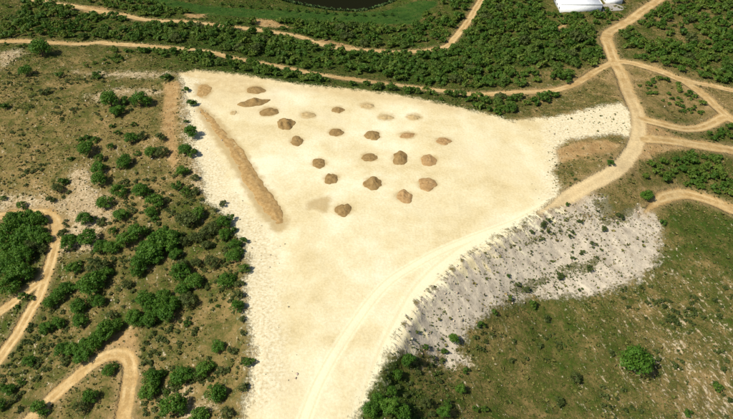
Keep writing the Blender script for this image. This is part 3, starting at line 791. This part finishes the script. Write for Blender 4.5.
# u, v, width in the photograph; d marks dull grey green bushes
TREES = '''109.6,98.9,19 126,99,11 140,99,18 117,109.6,14 133.7,124,6 111.6,125.7,6 117,132,7 130,138,13 142.7,134.7,10d 110.7,146,7 87.5,137,9 95,139,8 86,147.6,17
99.7,157,9 125,160.5,14 137,153,7 151,152,13 161.5,151,12d 159.4,137,10d 98,167,14 185,88.6,8 190.5,101,11 190,131,15 185,150,13 192.7,152,11 186,121,5 79,139,8
99,178,16 118,190.5,15 104.7,202,15 141,190,17 155,201,17 151,211.5,13 155,219,9 175.5,185,11 185,191,11 121,213.7,15 84,219,14 93,218.4,8 101.5,220.5,10d 88.6,238,18 113,230,9
137,232,18 125,240.5,17 101,247,15 163.7,227.6,8 157,241.6,23 144,246,15 172,235,15 122,164,11 182,171,12 194,177,8d 196,190,10d 191,218,17d 181,218,12d
68.6,242,16 73,236,10 111.5,248,14 73,268.6,14 79,263,8 97.6,265,20d 150,250,22 139.4,265,18 148,262,9 92,281.5,24 81.5,287,14 106,273,14 65.4,288,15 79,305,15 92,298.7,11 99.7,301,12
146,298.7,18 163,294.4,13 161,305,19 133,316,15 126.5,283.7,12d 167,241,22 161,234,16 176,271,12d 79,318,12 111.5,316,11d
198.6,213,14 187,219,16d 223,203,7d 216,210,5d 229,217,9 223,222,14 231.6,229,9 224.4,234.5,12 243,240,9 234.5,244.5,12 233,256,14 239,250,9 213,227,14d 204,233,15d 196,238,13d 173,246,12 184,241,12d
207,245,12d 176,254,13 183,264.6,13d 196,262,12d 211.5,262,14d 181,272,19 194,281,16 182.5,288,14 148,306,14 168,311,20 151.5,318,16 136,320,14 226.7,281,16 234,275,9 237.4,307,14 238.6,293,10d 187,323,8 218,306,5
218,345.5,14 144,257,18 137,272,12 156,257,13 187,300,16d 175,302.5,14 244,268,10 239,283,9d 243,318,7d 243,332,6d
151.5,377,18 161,373.5,10 148.6,389.6,19 155,386,12 182,375.5,21 174,380,10 205,368.6,17 198.5,375.5,12d 215.5,392.5,21 222,369.6,10d 242,386,10d 249,361,11 173.5,408,25 199,414.5,19 232.7,349.5,10d 166,391.6,6 227,412.6,13d
28.7,361,12 21,380,9 8.5,390.5,12 2,387,9 0,405,12 38,407.5,17 61.6,349,15 72,348,14 82,354,17 85,343,12 93.5,343,17 102,335,15 109,370,13 114.7,366,7 91,396,15 80.7,406.5,15d 64,360,10d 13,398,9d 42.5,331,8
19,273.6,23 8.6,284,21 6.4,267,19 22.5,296,10 16,307,7 32,297,6 58,295,14 50,301.5,13 78,309,13 47,327,13 58,323,12 80.5,322,13 105,330.5,20 116,325,14 97,337,13
21,205,10 3,197.5,6 15,223,24 26.7,218,18 36.7,218,14 44,220,9 8,231,22 25,232,21 38.4,230,14 45,237,12 35,239,16 3,243,20 18,244,20 10,250,18 30,248,16d 41,247.6,11d 23,255,19 10,259,18 62,232.6,9d 50,200,9d
637,361,33 409,361,16 397,374,12 371,409,20 390,405,21 404,412,20 378,399,14 391,391,12 461,388.5,12 425.6,403,13d 448,402,11 444.6,411,15 454,339,12 425.6,347,7 444.6,351,8
533,304,10 494.6,311.5,8 481,324,10 510,298,6 576,378,13d 559,401,11d 476,408.6,8 485,409,8 664,221.5,8 610.7,161.7,10 648,194.5,14 568,203.7,6 611,352.6,8d 718,386.6,11 689,412,11
509,275,5 569,204,5 526,288,8d 580,221,7d 542,225,6d 2.6,105,10 40,47,20 96.6,73,11 25,70.5,13 59,73.5,8 165,76,11 45,90.5,9d 61.7,180,11 56.4,188,12d 69.6,157.7,7 466,370,9 512,360,7d 546,318,9d 604,228,7d 620,215,8d 590,268,8d 560,275,9d'''
NOTES = {(637, 361): 'lone big rounded tree on the olive green slope at lower right', (109, 370): 'dark round tree inside the hairpin bend of the track',
         (173.5, 408): 'largest dark tree at the bottom left, cut by the lower edge', (99, 178): 'bright green upright tree standing in the pale bare patch',
         (190, 131): 'solitary dark shrub tree between brown strip and clearing', (109.6, 98.9): 'long low tree left of two others on the pale bank',
         (140, 99): 'low tree rightmost of three on the pale bank', (88.6, 238): 'oval green tree on the pale ground right of the left track',
         (28.7, 361): 'small dark tree between the straight track and hairpin bend', (664, 221.5): 'small dark tree on the right rim of the rubble slope',
         (610.7, 161.7): 'dark bush in the brown patch inside the track bend', (648, 194.5): 'dense round bush where the arched track begins',
         (2.6, 105): 'dark bush on the left picture edge in the dry grass', (40, 47): 'broad dark tree just below the long pale track at left',
         (96.6, 73): 'single dark bush on the faint pale path at upper left', (454, 339): 'bushy tree on the lower lip of the rubble slope',
         (718, 386.6): 'dark bush among the pale streaks at the lower right edge', (689, 412): 'dark bush at the bottom edge right of the lone tree',
         (38, 407.5): 'dark tree left of the lower arm of the hairpin', (215.5, 392.5): 'broad tree nearest the bottom left rim of the clearing',
         (21, 205): 'small dark tree above the bend of the left track', (190.5, 101): 'dark upright bush near the top left corner of the clearing',
         (22.5, 296): 'bush in the wedge between the two forking tracks', (461, 388.5): 'dark bush right of the green thicket at the bottom centre',
         (86, 147.6): 'biggest tree of the clump in the dry grass at left', (249, 361): 'upright bush touching the lower left rim of the clearing'}
def zone(u, v):
    if u < 52 and 214 < v < 292: return 'in the wood beside left track', 'wood by the left track'
    if u > 355 and v > 355 and u < 470: return 'in the bottom centre thicket', 'thicket at bottom centre'
    if u > 300: return ('on the rubble slope' if 195 < v < 300 else 'on the lower right slope'), 'bushes of the right slope'
    if v < 80: return 'in the dry grass at upper left', 'bushes at upper left'
    if v < 170: return ('beside the brown strip left of the clearing' if u > 155 else 'on the dry upper left hillside'), 'trees of the upper left hillside'
    if u > 192 and v < 340: return 'along the clearing left rim', 'trees along the left rim'
    if v < 226: return 'on pale ground above left thickets', 'trees on the pale ground'
    if v < 325: return 'in the left hillside thickets', 'thickets of the left hillside'
    if u > 132: return 'between hairpin and clearing', 'trees beside the hairpin'
    return 'around the hairpin bend', 'trees around the hairpin'
TOLABEL = []
def write_labels():
    """single out each plant: look, area, part of the area, then its order from the left"""
    zones = {}
    for t in TOLABEL: zones.setdefault(t[2], []).append(t)
    for zt, ts in zones.items():
        us = np.array([t[3] for t in ts]); vs = np.array([t[4] for t in ts])
        u1, u2 = np.quantile(us, [1 / 3, 2 / 3]); v1, v2 = np.quantile(vs, [1 / 3, 2 / 3])
        same = {}
        for t in ts:
            a = 'left' if t[3] < u1 else 'right' if t[3] > u2 else ''
            b = 'upper' if t[4] < v1 else 'lower' if t[4] > v2 else ''
            part = (b + ' ' + a).strip() or 'middle'
            same.setdefault((t[1], part), []).append(t)
        for (look, part), g in same.items():
            g.sort(key=lambda t: t[3])
            for k, t in enumerate(g):
                if len(g) == 1: pre = ''
                else:
                    pre = 'leftmost ' if k == 0 else 'rightmost ' if k == len(g) - 1 else 'second third fourth fifth sixth seventh eighth ninth tenth eleventh twelfth thirteenth fourteenth fifteenth sixteenth seventeenth eighteenth nineteenth twentieth'.split()[min(k - 1, 18)] + ' '
                lab = f'{pre}{look} {zt}, {part} part'
                if len(lab.split()) > 16: lab = lab[:-5]
                t[0]['label'] = lab
tlist = [[float(t) for t in tok.rstrip('d').split(',')] for tok in TREES.split()]
tu, tv_, tw_ = np.array(tlist).T
p0 = at_many(tu, tv_)
tW = tw_ * (p0[:, 1] * cP + (CAM_H - p0[:, 2]) * sP) / FPX * np.where(tu < 300, 1.26, 1.1)
p1 = at_many(tu, tv_, tW * .34)
tpos = {(a, b): (p, w_) for a, b, p, w_ in zip(tu, tv_, p1, tW)}
placed = []
taken = []
tree_count = 0
for tok in TREES.split():
    dull = tok.endswith('d')
    u, v, w = [float(t) for t in tok.rstrip('d').split(',')]
    if any(abs(u - a) + abs(v - b) < 4.2 for a, b in placed): continue
    placed.append((u, v))
    big = w >= 8.5
    p, W_ = tpos[(u, v)]
    z = float(ground_z(p[0], p[1])[0]) - .02 * W_
    zt, zg = zone(u, v)
    lab = NOTES.get((u, v))
    size = 'large' if w >= 17 else 'mid sized' if w >= 12 else 'small'
    look = 'dull grey green' if dull else 'dark green'
    taken.append((p[0], p[1], W_ * .5))
    sc = (W_ * random.uniform(.95, 1.08), W_ * random.uniform(.92, 1.08), W_ * random.uniform(.82, 1.0))
    rot = random.uniform(0, 6.28)
    if w >= 11.5:
        e = empty('evergreen_tree', (p[0], p[1], z), rot, sc)
        obj('trunk', random.choice(TRUNKS), e)
        obj('crown', random.choice(CROWNS['dull' if dull else 'tree']), e)
        tag(e, lab, 'tree', zg)
        if not lab: TOLABEL.append((e, f'{size} {look} tree', zt, u, v))
    else:
        o = obj('shrub', random.choice(SHR[6:] if dull else SHR[:4]), None, (p[0], p[1], z))
        o.rotation_euler.z = rot; o.scale = (sc[0], sc[1], sc[2] * 1.05)
        tag(o, lab, 'shrub', zg.replace('trees', 'shrubs'))
        if not lab: TOLABEL.append((o, f'small {look} shrub', zt, u, v))
taken = np.array(taken)

# rows of young trees in the meadow
for k in range(19):
    t = k / 18
    u, v = 222 + (392 - 222) * t, 5.5 + 13.5 * t ** .9 + (2 * (t - .8) * -8 if t > .8 else 0)
    p = at(u, v)
    o = obj('young_tree', SHR[k % 3], None, (p[0], p[1], float(ground_z(p[0], p[1])[0]) - .04))
    s = random.uniform(2.6, 3.5); o.scale = (s, s, s * 1.1); o.rotation_euler.z = random.uniform(0, 6)
    ORD = 'first second third fourth fifth sixth seventh eighth ninth tenth eleventh twelfth thirteenth fourteenth fifteenth sixteenth seventeenth eighteenth nineteenth'.split()
    tag(o, f'small dark young tree, {ORD[k]} from the left in the meadow row', 'young tree', 'row of young trees in the meadow')

# dense scrub behind the clearing
BELT = [('in scrub between the two back tracks', .92, (2.6, 8.2), [(0, 5), (34, 3), (100, 17), (150, 24), (220, 29), (290, 39), (320, 50), (370, 55), (420, 55), (455, 50), (470, 30), (487, 0), (536, 0), (541, 17), (548, 27), (600, 30), (600, 40), (606, 58), (577, 78), (550, 86), (478, 90), (412, 83), (330, 71), (262, 59), (190, 45), (100, 39.5), (0, 38)]),
        ('in scrub bordering the clearing back', .72, (2.4, 6.6), [(118, 47), (190, 52), (262, 67), (330, 80), (412, 92), (478, 99), (543, 96), (570, 90), (545, 102), (515, 108), (505, 116), (480, 109), (440, 100), (360, 87), (300, 81), (240, 71), (195, 66), (165, 58)]),
        ('on the upper right scrubland', .78, (2.4, 7.0), [(664, 0), (733, 0), (760, 20), (760, 92), (733, 86), (700, 78), (660, 66), (622, 58), (614, 45), (613, 36), (638, 22)]),
        ('between meadow and winding track', .62, (2.6, 8.2), [(190, 19), (260, 23), (330, 24), (400, 30), (418, 28), (430, 14), (445, 0), (476, 0), (460, 26), (448, 42), (400, 48), (370, 47), (335, 44), (290, 31), (220, 21.5)]),
        ('on the wedge between right tracks', .16, (1.8, 3.6), [(628, 68), (655, 74), (690, 92), (716, 115), (700, 121), (685, 122), (645, 113), (638, 95)]),
        ('by the curved link track', .55, (2.2, 4.6), [(655, 131), (680, 133), (700, 133), (733, 124), (760, 135), (733, 145), (690, 139), (672, 136)]),
        ('on the bank below sandy track', .42, (2.2, 5.0), [(650, 162), (675, 152), (733, 156), (760, 170), (760, 205), (733, 202), (705, 192), (680, 187), (655, 194), (643, 190), (645, 172)]),
        ('around the white buildings', .55, (2.4, 5.0), [(530, 8), (555, 15), (602, 14), (625, 11), (615, 24), (603, 29), (560, 28), (540, 22)]),
        ('above the winding track, top left', .5, (2.4, 6.6), [(70, -5), (150, -4), (175, 8), (205, 18), (190, 19), (150, 17), (110, 8), (75, 3)]),
        ('in the scrub behind the meadow and pond', .6, (2.6, 5.0), [(150, -18), (270, -22), (275, -5), (230, -1), (178, -2), (150, -6)]),
        ('above the faint pale path', .12, (1.8, 3.8), [(0, 44), (118, 47), (165, 60), (170, 70), (60, 68), (24, 50)])]
cand = []
for bi, (lab, dens, (s0, s1), px) in enumerate(BELT):
    P = poly(px)
    a = np.array(P); x0, y0 = a.min(0); x1, y1 = a.max(0)
    cnt = int((x1 - x0) * (y1 - y0) / 3.6)
    x = RNG.uniform(x0, x1, cnt); y = RNG.uniform(y0, y1, cnt)
    k = inside(x, y, P)
    x, y = x[k], y[k]
    dn = dens * .92 + 1.9 * fbm(x, y, .05, 3, 61 + bi) - .35 * sstep(-60, -170, x) * (bi == 0)
    k = (RNG.uniform(0, 1, len(x)) < dn * .62) & (sample(track, x, y) > 1.35) & (sample(sd_soil, x, y) < 0) & (sample(sd_pond, x, y) < -2) & (sample(sd_mead, x, y) < 0) & (sample(sd_pad, x, y) < -1.5)
    for X_, Y_ in zip(x[k], y[k]):
        cand.append((X_, Y_, RNG.uniform(s0, s1) * (1.12 if RNG.uniform() < .15 else .9), bi))
# keep them from growing through one another or through the buildings
cand.sort(key=lambda c: -c[2])
grid = {}; keep = []
ca, sa = math.cos(rz), math.sin(rz)
def near_house(x, y):
    lx = (x - pL[0]) * ca + (y - pL[1]) * sa; ly = -(x - pL[0]) * sa + (y - pL[1]) * ca
    return -1.5 < lx < bw + 14 and -2.2 < ly < 24
for c in cand:
    if near_house(c[0], c[1]): continue
    if float(sample(track, np.array([c[0]]), np.array([c[1]]))[0]) < 1.0 + c[2] * .2: continue
    if len(taken) and np.any((taken[:, 0] - c[0]) ** 2 + (taken[:, 1] - c[1]) ** 2 < (taken[:, 2] + c[2] * .2) ** 2): continue
    gi, gj = int(c[0] // 4), int(c[1] // 4); ok = True
    for i in range(gi - 2, gi + 3):
        for j in range(gj - 2, gj + 3):
            for d in grid.get((i, j), ()):
                if (d[0] - c[0]) ** 2 + (d[1] - c[1]) ** 2 < ((d[2] + c[2]) * .29) ** 2: ok = False; break
            if not ok: break
        if not ok: break
    if ok:
        grid.setdefault((gi, gj), []).append(c); keep.append(c)
# the ones that show largest stand as shrubs of their own, the rest is one mass of scrub
def seen(c):
    dx = c[0]; z = 0.0
    dep = c[1] * cP + (CAM_H + 4) * sP
    u = 366.5 + FPX * c[0] / dep
    return (c[2] / dep) * (1 if 0 < u < 733 else 0)
keep.sort(key=lambda c: -seen(c))
NIND = 225
for c in keep[:NIND]:
    x, y, s, bi = c
    k = int(RNG.choice([0, 1, 2, 3, 4, 5, 6, 7], p=[.16, .16, .15, .15, .14, .13, .06, .05]))
    zz = float(ground_z(x, y)[0])
    o = obj('shrub', SHR[k], None, (x, y, zz - .05))
    o.scale = (s, s * random.uniform(.85, 1.15), s * random.uniform(.75, 1.0)); o.rotation_euler.z = random.uniform(0, 6.28)
    dep = y * cP + (CAM_H - zz) * sP
    u = 366.5 + FPX * x / dep; v = 209.5 - FPX * (y * sP - (CAM_H - zz) * cP) / dep
    look = 'dark green' if k < 4 else 'yellow green' if k < 6 else 'grey green'
    tag(o, None, 'shrub', 'shrubs ' + BELT[bi][0])
    zt = BELT[bi][0]
    if bi == 0: zt = 'in back scrub ' + ('at far left' if u < 120 else 'behind the brown strip' if u < 230 else 'behind the ridge' if u < 330 else 'behind the heaps' if u < 420 else 'by the winding track' if u < 500 else 'near the fork')
    TOLABEL.append((o, ('big ' if s > 6.4 else 'bushy ' if s > 5.2 else 'small ') + look + ' shrub', zt, u, v))
write_labels()
rest = keep[NIND:]
print('shrubs', len(keep), 'trees', len(placed))
lite = [crown_arrays(300 + s, 8 + s, 170, .11, .62, .5, .06) for s in range(5)]
VV = []; TT = []
for c in rest:
    x, y, s, bi = c
    v_, f_, t_ = lite[random.randrange(5)]
    a = random.uniform(0, 6.28); sx = s; sz = s * random.uniform(.85, 1.15)
    q_ = np.c_[(v_[:, 0] * math.cos(a) - v_[:, 1] * math.sin(a)) * sx + x, (v_[:, 0] * math.sin(a) + v_[:, 1] * math.cos(a)) * sx + y, v_[:, 2] * sz + float(ground_z(x, y)[0]) - .03]
    VV.append(q_); TT.append(np.clip(t_ * .75 + random.uniform(-.15, .55), 0, 1))
VV = np.concatenate(VV); TT = np.concatenate(TT)
tag(obj('scrub', mesh_np('scrub', VV, np.arange(len(VV)).reshape(-1, 4), M_SCRUB, False, {'tint': TT})), 'dense mass of dark green scrub behind the clearing', 'scrub', kind='stuff')

# ------------------------------------------------------------------ low dull bushes between the trees
xs, ys = RNG.uniform(-170, 230, 60000), RNG.uniform(64, 330, 60000)
dep = ys * cP + CAM_H * sP
lu = sample(lush, xs, ys); cl = fbm(xs, ys, .07, 4, 87)
hill = np.zeros(len(xs))
for px, dv in [([(0, 70), (160, 80), (162, 170), (60, 190), (0, 190)], .10), ([(60, 190), (185, 170), (205, 205), (240, 245), (244, 330), (250, 380), (235, 419), (140, 419), (140, 340), (60, 300)], .50), ([(60, 250), (140, 330), (60, 400), (0, 419), (0, 370)], .30),
               ([(400, 370), (470, 335), (600, 300), (733, 230), (733, 419), (380, 419)], .02), ([(360, 412), (395, 375), (430, 380), (440, 419), (370, 425)], .8), ([(625, 65), (720, 115), (640, 112)], .3), ([(562, 160), (620, 150), (625, 160), (570, 190)], .4), ([(500, 240), (560, 214), (640, 206), (600, 254), (606, 262), (515, 296)], .35)]:
    hill = np.maximum(hill, dv * inside(xs, ys, poly(px)))
dn = np.where(hill > 0, hill * .9 + 3.0 * cl - .12, 0)
ok = (RNG.uniform(0, 1, len(xs)) < dn * .55) & (sample(track, xs, ys) > 1.3) & (sample(sd_pad, xs, ys) < -1) & (sample(sd_soil, xs, ys) < -.5) & (sample(sd_pale, xs, ys) < 1)
xs, ys = xs[ok], ys[ok]
tiny = [crown_arrays(400 + s_, 5 + s_, 64, .15, .6, .5, .06) for s_ in range(4)]
VV = []; TT = []
zz = ground_z(xs, ys)
for x, y, z in zip(xs, ys, zz):
    v_, f_, t_ = tiny[random.randrange(4)]
    a = random.uniform(0, 6.28); s_ = random.uniform(.7, 2.3)
    VV.append(np.c_[(v_[:, 0] * math.cos(a) - v_[:, 1] * math.sin(a)) * s_ + x, (v_[:, 0] * math.sin(a) + v_[:, 1] * math.cos(a)) * s_ + y, v_[:, 2] * s_ * .8 + z - .04])
    TT.append(np.clip(t_ * .6 + random.uniform(-.2, .5), 0, 1))
print('low bushes', len(xs))
VV = np.concatenate(VV); TT = np.concatenate(TT)
tag(obj('low_scrub', mesh_np('low_scrub', VV, np.arange(len(VV)).reshape(-1, 4), M_OLIVE, False, {'tint': TT})), 'low olive green scrub growing between the hillside trees', 'low scrub', kind='stuff')

# ------------------------------------------------------------------ low plants: tussocks and cushion plants on the open ground
def scatter(n_, x0, x1, y0, y1):
    return RNG.uniform(x0, x1, n_), RNG.uniform(y0, y1, n_)
def tuft_arrays(x, y, s, colr, quads=5, hfac=.5):
    m = len(x)
    z = ground_z(x, y)
    out = np.zeros((m, quads, 4, 3)); 
    for k in range(quads):
        a = RNG.uniform(0, 2 * np.pi, m); tilt = RNG.uniform(.25, 1.1, m)
        dx, dy = np.cos(a), np.sin(a)
        w_ = s * RNG.uniform(.28, .5, m); l_ = s * RNG.uniform(.45, .7, m)
        ox = dx * np.sin(tilt) * l_; oy = dy * np.sin(tilt) * l_; oz = np.cos(tilt) * l_ * hfac * 1.5
        px_, py_ = -dy * w_, dx * w_
        bz = z - .03
        out[:, k, 0] = np.c_[x + px_ * .6, y + py_ * .6, bz]; out[:, k, 1] = np.c_[x - px_ * .6, y - py_ * .6, bz]
        out[:, k, 2] = np.c_[x + ox - px_, y + oy - py_, bz + oz]; out[:, k, 3] = np.c_[x + ox + px_ * .8, y + oy + py_ * .8, bz + oz * 1.1]
    col_ = np.repeat(colr, quads * 4, axis=0)
    col_ = col_ * np.repeat(RNG.uniform(.85, 1.15, m * quads), 4)[:, None]
    return out.reshape(-1, 3), col_
xs, ys = scatter(620000, -240, 240, 64, 400)
dep = ys * cP + CAM_H * sP
vis = np.abs(xs) < dep * .62
xs, ys = xs[vis], ys[vis]
tr_ = sample(track, xs, ys); lu = sample(lush, xs, ys); pa = sample(sd_pad, xs, ys); ru = sample(sd_rub, xs, ys); pl_ = sample(sd_pale, xs, ys); so = sample(sd_soil, xs, ys); po = sample(sd_pond, xs, ys); me_ = sample(sd_mead, xs, ys); we = sample(weed, xs, ys)
cl = fbm(xs, ys, .10, 4, 81)
dn = np.clip(.12 + .75 * lu + 1.6 * cl, 0.02, 1)
dn = np.where(pl_ > 0, .10 + .35 * np.clip(cl * 3, 0, 1), dn); dn = np.where(ru > 0, .14 + 1.6 * np.clip(we - .18, 0, 1) + .25 * np.clip(cl * 3, 0, 1), dn); dn = np.where(so > .5, .05, dn)
dn = np.where((pa > -4) & (ru > 0), .05, dn); arm_ = sample(arm, xs, ys); dn = np.where(pa > -.3, np.where(arm_ > .75, .10 * (cl > .03) + .02, 0), dn); dn = np.where(tr_ < 1.15, 0, dn); dn = np.where(po > -1, 0, dn); dn = np.where(me_ > 0, .12, dn)
k = RNG.uniform(0, 1, len(xs)) < dn * .5
xs, ys, lu, me_ = xs[k], ys[k], lu[k], me_[k]
g_ = np.clip(lu + fbm(xs, ys, .06, 3, 83) * .9 + RNG.normal(0, .15, len(xs)), 0, 1)
stops = np.array([[.33, .24, .10], [.22, .175, .06], [.13, .125, .032], [.075, .095, .018], [.045, .075, .012]])
gp = np.linspace(0, 1, 5)
colr = np.stack([np.interp(g_, gp, stops[:, c]) for c in range(3)], 1)
colr[me_ > 0] = (.04, .10, .02)
sz = RNG.uniform(.28, .65, len(xs)) * (1 + (RNG.uniform(0, 1, len(xs)) < .08) * .9)
v_, c_ = tuft_arrays(xs, ys, sz, colr)
print('tufts', len(xs))
tag(obj('ground_cover', mesh_np('ground_cover', v_, np.arange(len(v_)).reshape(-1, 4), M_TUFT, False, {'col': c_})), 'tussocks and low plants over the open hillsides', 'ground cover', kind='stuff')

# reeds around the pond
P = np.array(smooth_line([tuple(p) for p in POND] + [tuple(POND[0])], 4))
t = RNG.uniform(0, len(P) - 1.001, 700); i = t.astype(int); f = (t - i)[:, None]
rp = P[i] * (1 - f) + P[i + 1] * f + RNG.normal(0, .9, (700, 2))
v_, c_ = tuft_arrays(rp[:, 0], rp[:, 1], RNG.uniform(.9, 1.9, 700), np.repeat([[.06, .10, .03]], 700, 0) * RNG.uniform(.5, 1.8, (700, 1)), 6, 1.1)
tag(obj('reeds', mesh_np('reeds', v_, np.arange(len(v_)).reshape(-1, 4), M_TUFT, False, {'col': c_})), 'reeds and rushes fringing the dark pond', 'reeds', kind='stuff')

# ------------------------------------------------------------------ loose stones
def stone_arrays(x, y, s, colr):
    base = np.array([(1, 0, 0), (-1, 0, 0), (0, 1, 0), (0, -1, 0), (0, 0, 1), (0, 0, -.6)], float)
    fc = np.array([(0, 2, 4), (2, 1, 4), (1, 3, 4), (3, 0, 4), (2, 0, 5), (1, 2, 5), (3, 1, 5), (0, 3, 5)])
    m = len(x); a = RNG.uniform(0, 6.28, m); z = ground_z(x, y)
    b = base[None] * s[:, None, None] * RNG.uniform(.6, 1.2, (m, 6, 1)) * np.array([1, 1, .7])
    b = b + RNG.normal(0, .18, b.shape) * s[:, None, None]
    X_ = b[:, :, 0] * np.cos(a)[:, None] - b[:, :, 1] * np.sin(a)[:, None] + x[:, None]
    Y_ = b[:, :, 0] * np.sin(a)[:, None] + b[:, :, 1] * np.cos(a)[:, None] + y[:, None]
    Z_ = b[:, :, 2] + z[:, None] + .15 * s[:, None]
    return np.stack([X_, Y_, Z_], -1).reshape(-1, 3), (fc[None] + 6 * np.arange(m)[:, None, None]).reshape(-1, 3), np.repeat(colr, 6, axis=0)
xs, ys = scatter(500000, -240, 240, 64, 400)
ru = sample(sd_rub, xs, ys); pl_ = sample(sd_pale, xs, ys); ri = sample(rim, xs, ys); pa = sample(sd_pad, xs, ys); st = sample(strk, xs, ys); tr_ = sample(track, xs, ys)
dn = np.where(ru > -1, .10, 0) + np.where(pl_ > -1, .06, 0) + np.where((pa > 0) & (ri > .35), .02, 0) + np.where(pa < 0, .015 * st, 0)
dn = np.where((tr_ < 1.1) | (sample(sd_pond, xs, ys) > -2) | (sample(sd_mead, xs, ys) > 0), 0, dn)
k = RNG.uniform(0, 1, len(xs)) < dn * (.6 + 2.0 * np.clip(fbm(xs, ys, .12, 3, 91), -.3, .5))
xs, ys = xs[k], ys[k]
cc = np.array([.52, .44, .32])[None] * RNG.uniform(.45, 1.2, (len(xs), 1)) * RNG.uniform(.94, 1.06, (len(xs), 3))
sz = RNG.gamma(2.0, .085, len(xs)) + .08
v_, f_, c_ = stone_arrays(xs, ys, np.minimum(sz, .6), cc)
print('stones', len(xs))
tag(obj('loose_stones', mesh_np('loose_stones', v_, f_, M_STONE, False, {'col': c_})), 'loose pale stones strewn over the rubble and rims', 'stones', kind='stuff')
